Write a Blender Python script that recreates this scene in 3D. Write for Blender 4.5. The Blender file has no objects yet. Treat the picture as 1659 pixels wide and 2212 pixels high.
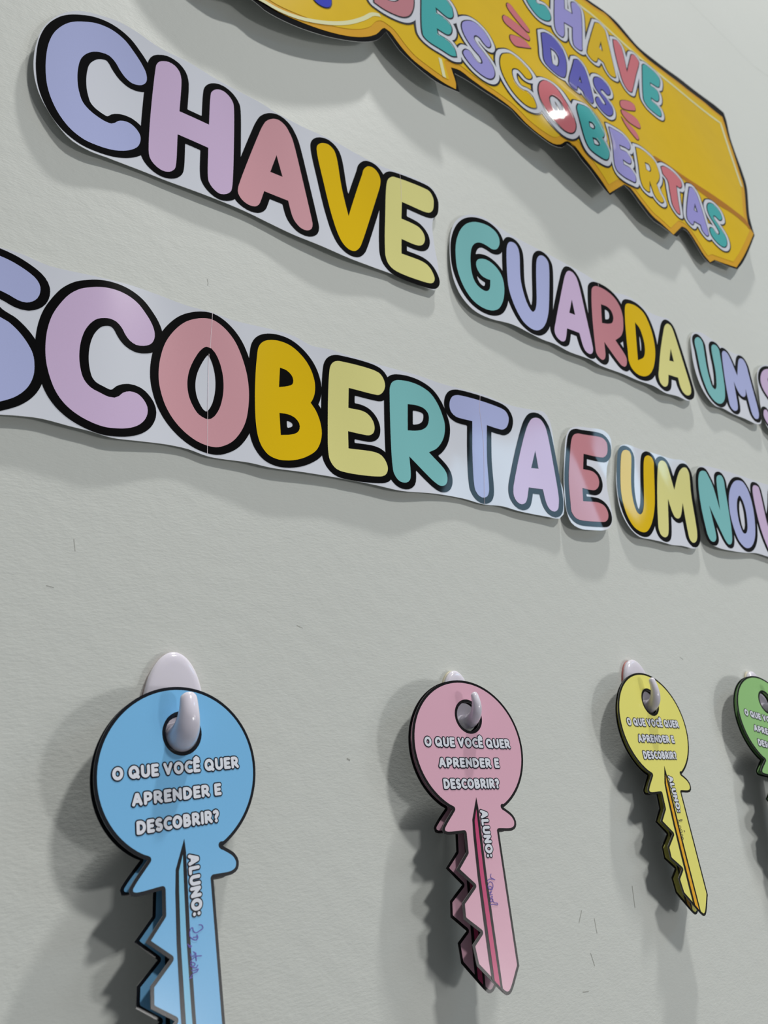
import bpy, math, random
import numpy as np
from mathutils import Vector, Matrix
from mathutils.geometry import delaunay_2d_cdt

# ------------------------------------------------------------------ camera
S = bpy.context.scene
COL = S.collection
yaw, pitch, roll = math.radians(36.0675), math.radians(22.6054), math.radians(-6.5782)
fwd = Vector((math.sin(yaw)*math.cos(pitch), math.cos(yaw)*math.cos(pitch), math.sin(pitch)))
r0 = Vector((math.cos(yaw), -math.sin(yaw), 0)); u0 = r0.cross(fwd)
rgt = math.cos(roll)*r0 + math.sin(roll)*u0
upv = -math.sin(roll)*r0 + math.cos(roll)*u0
cam = bpy.data.cameras.new('camera'); co = bpy.data.objects.new('camera', cam); COL.objects.link(co)
co.matrix_world = Matrix(((rgt.x, upv.x, -fwd.x, 0), (rgt.y, upv.y, -fwd.y, -.5), (rgt.z, upv.z, -fwd.z, 0), (0, 0, 0, 1)))
cam.sensor_fit = 'VERTICAL'; cam.sensor_height = 36; cam.sensor_width = 27
cam.lens = 1553.6/2212*36
cam.clip_start = .02; cam.clip_end = 50
cam.dof.use_dof = True; cam.dof.focus_distance = .60; cam.dof.aperture_fstop = 10
S.camera = co
# ------------------------------------------------------------------ light
S.view_settings.view_transform = 'Standard'; S.view_settings.look = 'None'
S.view_settings.gamma = 1; S.view_settings.use_curve_mapping = False
S.view_settings.exposure = .09
W = bpy.data.worlds.new('world'); S.world = W; W.use_nodes = True
W.node_tree.nodes['Background'].inputs[0].default_value = (.93, .97, 1, 1)
W.node_tree.nodes['Background'].inputs[1].default_value = .12
def area(name, pos, target, sx, sy, power, color):
    l = bpy.data.lights.new(name, 'AREA'); l.shape = 'RECTANGLE'; l.size = sx; l.size_y = sy
    l.energy = power; l.color = color
    o = bpy.data.objects.new(name, l); COL.objects.link(o); o.location = pos
    o.rotation_euler = (Vector(target)-Vector(pos)).to_track_quat('-Z', 'Y').to_euler()
    return o
area('ceiling_panel_light', (2.7, -6.0, 6.05), (.6, 0, .5), .80, .5, 265, (1, .985, .95))
area('ceiling_panel_light', (3.3, -2.4, 12.5), (.8, 0, .5), .55, .4, 1000, (1, .985, .95))
area('low_lamp_light', (2.16, -3.0, -.6), (.5, 0, .2),  .32, .32, 18, (1, .99, .97))
area('soft_right_light', (2.7, -2.3, -.30), (.7, 0, .1), .7, .7, 5, (1, .99, .97))  # added soft light, source unseen, for the faint key shadows further left
area('window_light', (3.36, -2.4, 1.92), (.7, 0, .35), 1.35, .43, 5.5, (.45, .75, 1))

# ------------------------------------------------------------------ materials
def lin(c):
    c = c/255; return c/12.92 if c <= .04045 else ((c+.055)/1.055)**2.4
def albedo(rgb): return tuple(min(.86, lin(c)/.775) for c in rgb) + (1,)
def mat(name, rgb, rough=.45, spec=.5, coat=0., sss=0.):
    m = bpy.data.materials.new(name); m.use_nodes = True
    b = m.node_tree.nodes['Principled BSDF']
    b.inputs['Base Color'].default_value = albedo(rgb)
    b.inputs['Roughness'].default_value = rough
    b.inputs['Specular IOR Level'].default_value = spec
    if coat: b.inputs['Coat Weight'].default_value = coat; b.inputs['Coat Roughness'].default_value = .08
    if sss: b.inputs['Subsurface Weight'].default_value = sss; b.inputs['Subsurface Radius'].default_value = (.006, .006, .007); b.inputs['Subsurface Scale'].default_value = 1
    return m
def fibre(m, scale, strength, dist=.0002, colvar=.03):
    """fine procedural grain: slight tone change and relief"""
    nt = m.node_tree; b = nt.nodes['Principled BSDF']
    tc = nt.nodes.new('ShaderNodeTexCoord')
    n = nt.nodes.new('ShaderNodeTexNoise'); n.inputs['Scale'].default_value = scale; n.inputs['Detail'].default_value = 3
    nt.links.new(tc.outputs['Object'], n.inputs['Vector'])
    bp = nt.nodes.new('ShaderNodeBump'); bp.inputs['Strength'].default_value = strength; bp.inputs['Distance'].default_value = dist
    nt.links.new(n.outputs['Fac'], bp.inputs['Height']); nt.links.new(bp.outputs['Normal'], b.inputs['Normal'])
    mx = nt.nodes.new('ShaderNodeMix'); mx.data_type = 'RGBA'
    c = tuple(b.inputs['Base Color'].default_value)
    mx.inputs['A'].default_value = tuple(v*(1-colvar) for v in c[:3])+(1,)
    mx.inputs['B'].default_value = tuple(v*(1+colvar) for v in c[:3])+(1,)
    nt.links.new(n.outputs['Fac'], mx.inputs['Factor']); nt.links.new(mx.outputs['Result'], b.inputs['Base Color'])
    return m
INK = {
 'lilac': (164, 171, 212), 'orchid': (194, 172, 204), 'pink': (198, 148, 157), 'gold': (210, 174, 12), 'cream': (208, 204, 134),
 'teal': (118, 178, 180), 'rose': (184, 124, 133), 'jade': (70, 164, 165), 'violet': (148, 144, 206), 'coral': (198, 112, 120),
 'indigo': (92, 92, 176), 'blue': (60, 70, 185)}
M = {k: fibre(mat('ink_'+k, v, .08, .4), 900, .04) for k, v in INK.items()}
_p = mat('photo_paper', (210, 213, 222), .07, .4); _p.node_tree.nodes['Principled BSDF'].inputs['Base Color'].default_value = (.755, .785, .87, 1)
M['paper'] = fibre(_p, 900, .03, colvar=.01)
M['black'] = mat('black_ink', (6, 5, 6), .05, .28)
M['navy'] = mat('navy_black_ink', (24, 26, 38), .2, .35)
M['edge'] = mat('cut_paper_edge', (215, 215, 212), .6)
M['cardedge'] = mat('card_edge', (112, 112, 112), .6)
M['yellow'] = fibre(mat('sign_yellow', (212, 176, 22), .14, .45), 25, .0, colvar=.05)
M['ochre'] = fibre(mat('sign_ochre', (206, 154, 34), .14, .45), 25, .0, colvar=.05)
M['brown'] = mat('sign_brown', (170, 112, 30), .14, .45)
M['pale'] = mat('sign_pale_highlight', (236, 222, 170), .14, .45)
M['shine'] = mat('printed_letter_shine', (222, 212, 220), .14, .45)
M['seam'] = mat('paper_seam', (200, 184, 192), .4)
M['pen'] = mat('purple_pen_ink', (82, 62, 150), .4)
M['blackpen'] = mat('dark_pen_ink', (60, 50, 52), .4)
M['plastic'] = mat('white_plastic', (206, 202, 218), .16, .5, .5, .25)
M['pad_red'] = mat('reddish_tape', (150, 88, 84), .5)
M['pad_beige'] = mat('beige_tape', (178, 172, 150), .5)
KEYC = {
 'blue': ((110, 168, 210), (112, 174, 206), (18, 20, 26)), 'pink': (( 202, 158, 176), (180, 64, 108), (18, 16, 18)),
 'yellow': ((214, 208, 112), (214, 158, 40), (22, 22, 18)), 'green': ((136, 180, 118), (90, 150, 90), (16, 26, 18))}
for k, (a, b, c) in KEYC.items():
    M['key_'+k] = fibre(mat('card_'+k, a, .22, .4), 900, .04); M['groove_'+k] = mat('groove_'+k, b, .22, .4); M['line_'+k] = mat('line_'+k, c, .22, .35)

# ------------------------------------------------------------------ surfaces of the paper
def bump(x, z, x0, z0, rx, rz): return np.exp(-((x-x0)/rx)**2-((z-z0)/rz)**2)
def row_depth(x,z):
    # metres off the wall, for the paper word strips
    zc=np.where(z>.475+.02*np.sin(x),.615,.335)
    t=(z-zc)/.07
    w=(z-.345)*(.022*np.exp(-((x-.50)/.05)**2)-.035*np.exp(-((x-.69)/.07)**2))*(1/(1+np.exp((z-.475)*200)))
    return .0060+w+.0012*np.sin(21*x+1)+.0008*np.sin(47*x+9*z)+.0012*t*t-.0008*t
def sign_depth(x,z):
    return .021+.004*np.sin(5*x-1)+.0025*np.sin(17*x+4*z)+.036*bump(x,z,.815,1.0,.09,.10)


# ------------------------------------------------------------------ 2-D shapes (all in mm)
def parse(s):
    pts = []
    for t in s.split():
        c = t.endswith('*'); a, b = t.rstrip('*').split(',')
        pts.append((float(a), float(b), c))
    return pts
def smooth(pts, step, closed=True):
    """centripetal Catmull-Rom through the points, sharp where flagged"""
    n = len(pts); out = []
    P = [np.array(p[:2]) for p in pts]; C = [p[2] for p in pts]
    for i in range(n if closed else n-1):
        j = (i+1) % n; p1, p2 = P[i], P[j]; L = np.linalg.norm(p2-p1)
        if L < 1e-6: continue
        first = C[i] or (not closed and i == 0); last = C[j] or (not closed and j == n-1)
        p0 = 2*p1-p2 if first else P[(i-1) % n]; p3 = 2*p2-p1 if last else P[(j+1) % n]
        m = max(1, min(16, int(L/step)))
        if first and last: m = max(1, int(L/12))
        d01 = max(np.linalg.norm(p1-p0)**.5, 1e-4); d12 = L**.5; d23 = max(np.linalg.norm(p3-p2)**.5, 1e-4)
        m1 = (p2-p1)+d12*((p1-p0)/d01-(p2-p0)/(d01+d12)); m2 = (p2-p1)+d12*((p3-p2)/d23-(p3-p1)/(d12+d23))
        for k in range(m):
            t = k/m
            out.append((2*t**3-3*t*t+1)*p1+(t**3-2*t*t+t)*m1+(-2*t**3+3*t*t)*p2+(t**3-t*t)*m2)
    if not closed: out.append(P[-1])
    return np.array(out)
def inside(loops, Q):
    r = np.zeros(len(Q), bool); x, y = Q[:, 0], Q[:, 1]
    for L in loops:
        A = L; B = np.roll(L, -1, 0)
        for (ax, ay), (bx, by) in zip(A, B):
            if ay == by: continue
            c = (ay > y) != (by > y)
            r ^= c & (x < (bx-ax)*(y-ay)/(by-ay)+ax)
    return r
def segdist(segs, Q):
    d = np.full(len(Q), 1e18)
    for ax, ay, bx, by in segs:
        vx, vy = bx-ax, by-ay; l = vx*vx+vy*vy+1e-12
        t = np.clip(((Q[:, 0]-ax)*vx+(Q[:, 1]-ay)*vy)/l, 0, 1)
        d = np.minimum(d, (Q[:, 0]-ax-t*vx)**2+(Q[:, 1]-ay-t*vy)**2)
    return np.sqrt(d)
class Field:
    """signed distance on a grid, from closed loops or from pen strokes"""
    def __init__(s, loops=None, strokes=None, pad=5, h=.8):
        allp = np.vstack(loops if loops is not None else strokes)
        lo = allp.min(0)-pad; hi = allp.max(0)+pad
        s.xs = np.arange(lo[0], hi[0]+h, h); s.ys = np.arange(lo[1], hi[1]+h, h)
        X, Y = np.meshgrid(s.xs, s.ys, indexing='ij'); Q = np.stack([X.ravel(), Y.ravel()], 1)
        segs = []
        for L in (loops or []): segs += [(*a, *b) for a, b in zip(L, np.roll(L, -1, 0))]
        for L in (strokes or []): segs += [(*a, *b) for a, b in zip(L[:-1], L[1:])]
        d = segdist(segs, Q)
        if loops is not None: d = np.where(inside(loops, Q), -d, d)
        s.f = d.reshape(X.shape)+1e-7
    def contour(s, level, tol=0.):
        f = s.f-level; nx, ny = f.shape; nxt = {}
        def ip(a, b):
            (i, j), (k, l) = a, b; t = f[i, j]/(f[i, j]-f[k, l])
            return (s.xs[i]+t*(s.xs[k]-s.xs[i]), s.ys[j]+t*(s.ys[l]-s.ys[j]))
        neg = f < 0
        cell = neg[:-1, :-1]*1+neg[1:, :-1]*2+neg[1:, 1:]*4+neg[:-1, 1:]*8
        for i, j in zip(*np.nonzero((cell > 0) & (cell < 15))):
            c = cell[i, j]; v = [(i, j), (i+1, j), (i+1, j+1), (i, j+1)]
            e = [(v[0], v[1]), (v[1], v[2]), (v[3], v[2]), (v[0], v[3])]
            T = {1: [(3, 0)], 2: [(0, 1)], 3: [(3, 1)], 4: [(1, 2)], 5: [(3, 0), (1, 2)], 6: [(0, 2)], 7: [(3, 2)], 8: [(2, 3)],
                 9: [(2, 0)], 10: [(2, 3), (0, 1)], 11: [(2, 1)], 12: [(1, 3)], 13: [(1, 0)], 14: [(0, 3)]}[int(c)]
            for a, b in T: nxt[e[a]] = e[b]
        loops = []
        while nxt:
            st = next(iter(nxt)); cur = st; L = []
            while cur in nxt:
                L.append(ip(*cur)); cur = nxt.pop(cur)
            if len(L) > 5: loops.append(np.array(L))
        return loops
def fill_tris(loops, grid=None):
    """constrained triangulation of even-odd loops, with extra inner points for curved sheets"""
    verts = []; edges = []
    for L in loops:
        b = len(verts); verts += [Vector((float(p[0]), float(p[1]))) for p in L]
        edges += [(b+i, b+(i+1) % len(L)) for i in range(len(L))]
    if grid:
        a = np.vstack(loops); lo = a.min(0); hi = a.max(0)
        gx = np.arange(math.floor(lo[0]/grid)*grid, hi[0], grid); gy = np.arange(math.floor(lo[1]/grid)*grid, hi[1], grid)
        X, Y = np.meshgrid(gx, gy); Q = np.stack([X.ravel()+.37, Y.ravel()+.29], 1); Q = Q[inside(loops, Q)]
        verts += [Vector((float(p[0]), float(p[1]))) for p in Q]
    v, e, f, *_ = delaunay_2d_cdt(verts, edges, [], 0, 1e-4)
    V = np.array([(p.x, p.y) for p in v]); F = np.array([list(t) for t in f])
    c = V[F].mean(1)
    a, b, d = V[F[:, 0]], V[F[:, 1]], V[F[:, 2]]
    big = abs((b[:, 0]-a[:, 0])*(d[:, 1]-a[:, 1])-(b[:, 1]-a[:, 1])*(d[:, 0]-a[:, 0])) > 1e-5
    F = F[inside(loops, c) & big]
    used = np.unique(F); m = -np.ones(len(V), int); m[used] = np.arange(len(used))
    return V[used], m[F]

# ------------------------------------------------------------------ meshes
def link(name, me, parent=None, **props):
    o = bpy.data.objects.new(name, me); COL.objects.link(o)
    if parent is not None: o.parent = parent
    for k, v in props.items(): o[k] = v
    return o
def empty(name, loc, **props):
    o = bpy.data.objects.new(name, None); COL.objects.link(o); o.location = loc; o.empty_display_size = .02
    for k, v in props.items(): o[k] = v
    return o
def sheet(name, loops, mats, depth, off, thick=0., grid=None, origin=(0, 0, 0)):
    """a sheet of paper or ink lying on the surface y = -depth(x,z); loops in mm on the wall"""
    V, F = fill_tris(loops, grid)
    x, z = V[:, 0]/1000, V[:, 1]/1000
    y = -(depth(x, z)+off)
    P = np.stack([x-origin[0], y-origin[1], z-origin[2]], 1)
    faces = [tuple(int(i) for i in t) for t in F]; verts = [tuple(p) for p in P]; mi = [0]*len(faces)
    # wind the faces to look at the room (-y): counter-clockwise on the wall
    a, b, c = V[F[:, 0]], V[F[:, 1]], V[F[:, 2]]
    if ((b[:, 0]-a[:, 0])*(c[:, 1]-a[:, 1])-(b[:, 1]-a[:, 1])*(c[:, 0]-a[:, 0])).sum() < 0: faces = [t[::-1] for t in faces]
    if thick:
        n0 = len(verts); verts += [(p[0], p[1]+thick, p[2]) for p in verts]; n1 = len(verts); verts += verts[:n1]
        cnt = {}
        for t in faces:
            for k in range(3): cnt[(t[k], t[(k+1) % 3])] = 1
        rim = [e for e in cnt if (e[1], e[0]) not in cnt]
        faces += [(t[2]+n0, t[1]+n0, t[0]+n0) for t in faces[:len(mi)]]; mi += [1]*(len(faces)-len(mi))
        for a_, b_ in rim: faces.append((b_+n1, a_+n1, a_+n0+n1, b_+n0+n1)); mi.append(1)
    me = bpy.data.meshes.new(name); me.from_pydata(verts, [], faces)
    for m in mats: me.materials.append(m)
    me.polygons.foreach_set('material_index', mi if len(mats) > 1 else [0]*len(faces))
    nf = len(F)
    me.polygons.foreach_set('use_smooth', [i < nf and depth is not flat for i in range(len(faces))])
    me.update()
    if depth is not flat:      # shading normals straight from the curved surface
        e = .001; dx = (depth(x+e, z)-depth(x-e, z))/(2*e); dz = (depth(x, z+e)-depth(x, z-e))/(2*e)
        N = np.stack([-dx, -np.ones_like(dx), -dz], 1); N /= np.linalg.norm(N, axis=1)[:, None]
        ln = []
        for p in me.polygons:
            for v in p.vertices: ln.append(tuple(N[v]) if p.index < nf else (0, 0, 0))
        me.normals_split_custom_set(ln)
    return me
def flat(x, z): return x*0
def ribbon(pts, w):
    """closed loop around an open line of half width w (mm)"""
    T = np.gradient(pts, axis=0); T /= np.linalg.norm(T, axis=1)[:, None]+1e-9; N = np.stack([-T[:, 1], T[:, 0]], 1)
    return np.vstack([pts+N*w, (pts-N*w)[::-1]])

# ------------------------------------------------------------------ measured shapes, millimetres on the wall (x right, z up)
WORDS = [
  ('CHAVE', [('C', 'lilac', '71.5,719.3 85.8,727.7 98.8,729.2 111.0,724.2 120.9,713.4 128.7,702.1 133.5,691.6 134.1,681.4 131.3,675.2 127.0,671.6 120.5,670.3 114.4,673.6 108.9,680.4 104.0,688.4 98.0,692.8 91.5,691.9 84.7,688.1 78.2,680.2 73.8,669.8 72.1,656.2 72.3,641.4 74.2,628.0 78.4,615.4 84.2,609.4 91.6,605.8 99.1,604.2 104.0,605.1 107.1,608.2 109.5,612.0 113.8,615.2 120.2,616.1 126.7,611.7 130.1,605.4 130.2,597.2 127.8,589.4 122.3,582.4 114.9,576.5 105.1,571.7 93.0,569.2 81.2,569.4 70.5,574.7 61.9,584.1 55.0,596.4 49.4,612.3 46.2,631.8 45.2,653.0 46.1,670.2 49.6,687.0 55.9,701.4 62.6,711.2', []), ('H', 'orchid', '149.5,719.2 155.2,721.7 161.6,720.4 166.1,715.4 168.1,707.7 168.5,700.1 166.9,659.8* 197.5,659.7* 199.3,700.2 200.4,708.1 203.5,713.6 207.7,717.3 213.6,718.7 219.9,715.4 224.2,708.8 225.3,700.3 220.1,585.1 217.9,577.6 212.5,571.7 206.0,569.3 199.7,573.2 195.9,579.7 195.1,587.7 196.3,626.4* 165.3,627.2* 163.6,584.2 162.3,578.9 157.7,573.2 151.2,571.3 144.7,574.3 140.1,580.0 138.4,586.3 142.2,702.9 143.1,710.3 145.7,715.9', []), ('A', 'pink', '270.2,709.6 277.2,711.1 284.5,706.7 289.1,698.7 292.8,688.2 308.0,581.1 308.2,574.4 306.4,568.1 300.8,563.4 294.5,563.7 289.4,568.3 286.0,574.6 282.0,596.9* 255.4,598.2* 250.7,581.9 248.4,576.0 243.6,571.1 236.8,570.2 230.2,573.5 226.5,580.2 226.5,586.9 229.1,598.0 252.0,675.7 257.2,691.6 262.3,702.4', ['272.2,657.5* 263.8,629.4* 277.6,628.7*']), ('V', 'gold', '332.1,707.5 339.7,709.7 346.0,705.9 349.1,696.9 352.4,649.7 357.1,610.8* 374.5,661.6 383.7,687.8 386.5,696.8 391.0,703.4 395.2,706.6 402.1,706.8 407.5,701.9 409.8,694.3 408.8,685.1 401.5,662.2 372.8,583.3 366.1,568.7 358.5,560.4 351.1,559.4 344.5,564.3 339.6,574.9 334.3,598.6 328.0,644.7 322.6,690.0 323.5,697.9 327.2,703.7', []), ('E', 'cream', '428.3,706.9 435.9,709.3 481.8,715.7 488.4,714.4 492.7,705.5 492.0,696.1 489.3,685.7 484.2,678.7 477.0,675.1 438.7,672.4* 434.3,644.1* 451.5,644.2 460.8,642.5 466.3,636.3 467.0,627.9 463.2,618.5 457.0,612.8 448.3,610.6 429.7,611.0* 426.2,587.5* 458.8,587.4 465.4,583.8 469.4,577.0 470.7,568.0 467.2,560.8 461.3,557.2 412.4,557.1 404.8,563.1 402.4,572.3 403.6,589.3 409.9,634.1 418.3,689.7 421.3,698.9', [])], '68.8,732.4 59.3,723.3 49.3,708.5 40.2,686.4 36.3,661.3 35.8,640.9 38.3,619.2 44.1,599.9 51.7,585.4 62.8,569.7 72.2,561.8 87.5,558.5 100.6,559.8 132.7,561.4 155.7,560.6 182.2,560.5 233.2,559.5 255.5,556.4 285.7,551.4 309.1,549.4 347.6,546.8 379.0,548.6 413.3,550.3 455.6,548.2 466.9,549.1* 474.4,559.9 480.3,581.7 481.5,623.7 483.8,656.0 488.9,673.0 498.3,687.7 501.1,709.5 496.0,720.9 485.5,726.0 440.5,720.7 415.0,716.6 379.6,718.1 350.9,720.6 304.6,717.8 275.8,720.8 254.7,726.6 204.4,732.1 175.3,735.8 146.2,736.0 119.6,743.8 103.3,745.1 87.6,741.2 78.7,738.1', [('441.4,719.9 441.3,705.9 437.8,673.1', 0.25)]),
  ('GUARDA', [('G', 'teal', '556.7,694.0 570.4,697.4 584.0,697.3 594.1,692.4 597.5,684.5 596.6,675.5 591.8,665.9 586.3,660.3 579.0,658.1 571.0,660.4 561.9,661.4 555.2,659.3 548.9,654.2 543.8,646.0 539.8,633.7 537.3,620.2 536.1,605.6 537.2,593.6 540.8,586.0 547.6,581.3 553.6,580.7 558.7,584.2 561.9,590.5 564.8,602.2* 558.2,602.3 551.7,604.8 547.6,610.5 545.9,618.0 547.6,625.8 551.6,630.8 558.5,634.2 567.7,634.9 577.9,630.5 585.3,621.5 587.8,611.5 586.9,598.4 582.6,582.5 576.8,569.8 568.6,558.4 560.3,552.7 551.0,550.2 539.2,551.5 528.4,557.3 520.4,568.2 515.0,583.6 512.7,602.0 514.4,622.1 518.1,641.5 524.0,658.3 532.9,674.5 543.7,686.4', []), ('U', 'lilac', '621.3,689.0 628.7,688.9 632.6,683.0 632.9,673.6 623.2,624.0 622.7,603.3 624.4,587.4 628.6,577.1 631.2,575.4 636.6,579.3 642.3,588.9 647.5,603.9 664.5,671.1 668.2,680.2 673.5,686.5 679.5,689.5 685.7,688.1 689.5,682.8 689.3,673.0 670.7,603.2 663.4,583.8 653.4,565.4 641.6,551.9 628.6,544.0 617.2,543.8 607.2,550.0 600.9,562.1 596.7,578.6 595.0,597.8 597.4,618.9 608.3,670.4 611.9,679.6 616.5,686.0', []), ('A', 'orchid', '735.6,686.0 743.1,686.2 748.0,681.9 750.8,671.0 741.4,554.9 738.9,547.4 733.6,541.0 727.1,538.8 721.4,541.7 719.5,548.5 719.6,571.1* 695.4,570.9* 687.2,552.1 683.2,546.3 676.9,543.3 670.3,545.7 667.1,551.9 667.9,559.5 676.1,577.1 715.8,660.2 723.5,674.3 730.1,682.6', ['723.7,630.5* 709.6,602.1* 721.6,602.6*']), ('R', 'rose', '789.4,679.7 800.4,681.5 816.1,678.5 828.3,671.2 835.5,659.2 836.8,643.3 832.8,625.8 827.7,612.3 819.2,599.8 803.1,587.3* 815.8,561.5 814.3,553.3 810.2,545.4 804.3,541.3 798.8,542.2 793.8,547.4 774.6,575.2* 766.1,548.1 760.4,540.5 754.2,537.5 748.1,540.2 745.6,546.9 747.8,557.1 776.3,660.0 781.4,672.9', ['793.0,648.3* 805.7,647.8 812.4,642.8 813.9,634.2 811.9,626.6 806.6,619.0 797.4,614.6 783.2,611.5*']), ('D', 'gold', '858.7,671.3 870.3,673.9 883.7,673.1 896.1,665.9 901.9,648.9 902.3,626.0 896.2,599.1 884.6,574.9 870.5,554.5 855.6,540.5 842.4,534.6 829.8,535.0 821.2,542.5 819.4,554.7 824.5,575.6 841.6,640.7 849.1,661.7 853.6,668.1', ['863.6,638.2* 871.0,629.9 872.5,613.9 869.9,596.7 863.3,580.5 856.3,571.4 841.0,562.3*']), ('A', 'cream', '954.7,665.4 961.1,663.6 963.8,655.9 961.1,551.1 958.4,541.2 951.7,532.3 941.2,528.0 934.2,530.8 931.6,539.2 934.1,558.2* 909.5,556.5* 899.2,537.9 892.3,530.8 883.8,527.4 878.1,531.8 879.0,543.0 888.6,561.9 934.4,642.5 942.1,655.5 948.5,662.4', ['941.2,614.1* 926.5,587.5* 937.9,588.5*'])], '557.0,706.6 539.1,697.1 524.4,682.0 513.7,659.5 507.0,631.5 503.3,603.4 503.5,578.9 509.5,558.8 519.0,547.0 529.6,540.5 551.3,537.3 585.2,539.1 614.4,534.8 636.3,532.8 662.0,533.8 686.1,529.8 729.1,529.3 744.6,525.8 796.0,527.0 827.5,523.8 859.7,522.0 882.1,516.1 913.9,519.1 941.6,518.2 956.1,527.4 963.6,540.5 964.3,569.5 965.6,622.3 967.5,661.4 962.0,676.8 947.2,675.2 914.2,674.2 877.7,686.7 858.9,687.1 824.4,682.3 791.5,691.7 769.0,696.6 714.4,697.2 669.9,699.3 628.4,702.3 599.9,705.6 578.6,710.0', [('799.0,689.7 797.4,681.5', 0.35)]),
  ('UM1', [('U', 'teal', '1042.2,669.7 1048.1,668.7 1051.4,662.0 1048.7,647.8 1037.1,606.8 1032.4,583.6 1031.3,570.3 1036.4,565.8 1044.5,571.1 1053.3,585.6 1063.0,610.2 1073.0,655.0 1077.0,662.8 1084.5,667.6 1092.0,667.0 1095.7,661.3 1094.6,652.0 1080.1,599.3 1071.5,575.3 1060.2,555.1 1046.2,542.6 1032.5,537.0 1019.9,538.2 1010.3,549.0 1008.0,567.4 1010.3,591.6 1020.4,631.9 1024.5,653.1 1031.0,663.1', []), ('M', 'lilac', '1111.1,662.3 1119.3,660.2 1123.7,649.0 1127.0,615.9* 1145.6,646.4 1153.7,656.9 1161.8,662.3 1170.2,661.7 1173.9,652.3 1171.9,635.6 1153.8,553.4 1147.2,540.7 1139.1,533.2 1130.5,532.4 1127.7,538.3 1129.4,551.8 1138.8,593.2* 1130.4,578.6 1122.1,572.6 1114.8,573.7 1110.7,580.4 1108.3,599.8* 1093.1,550.2 1088.3,541.5 1080.7,536.1 1072.7,535.7 1068.7,542.2 1072.8,560.5 1099.4,648.8 1103.0,656.6', [])], '1045.7,681.4 1029.3,673.6 1016.8,659.2 1004.9,630.9 994.5,595.1 993.0,562.9 999.8,541.8 1014.4,529.2 1042.0,530.8 1069.4,527.4 1099.0,525.6 1130.1,521.4 1145.8,527.1 1155.9,545.0 1180.0,637.8 1176.1,663.4 1169.6,670.8 1143.6,667.7 1102.1,672.2 1080.3,679.5 1060.7,683.8', []),
  ('S', [('S', 'orchid', '1249.3,663.7 1266.2,664.9 1276.1,657.1 1272.4,645.1 1260.1,639.0 1252.4,642.7 1242.0,644.5 1232.5,637.3 1231.2,625.2 1242.1,607.0 1251.2,586.0 1244.0,563.5 1224.8,538.8 1205.8,525.7 1185.6,522.2 1170.5,528.6 1165.4,541.8 1171.1,554.4 1178.6,561.5 1186.5,562.8 1189.1,553.3 1194.9,543.4 1207.5,544.1 1218.2,555.4 1221.5,572.1 1214.2,588.8 1204.2,607.1 1203.7,623.1 1212.4,640.3 1227.7,654.8', [])], '1241.6,670.5 1216.5,656.5 1201.5,638.7 1187.9,605.3 1168.3,559.3 1161.6,528.7 1167.4,516.8 1190.3,508.9 1224.5,507.3 1274.7,568.7 1303.1,636.4 1307.3,669.2 1283.7,678.9', []),
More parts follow.
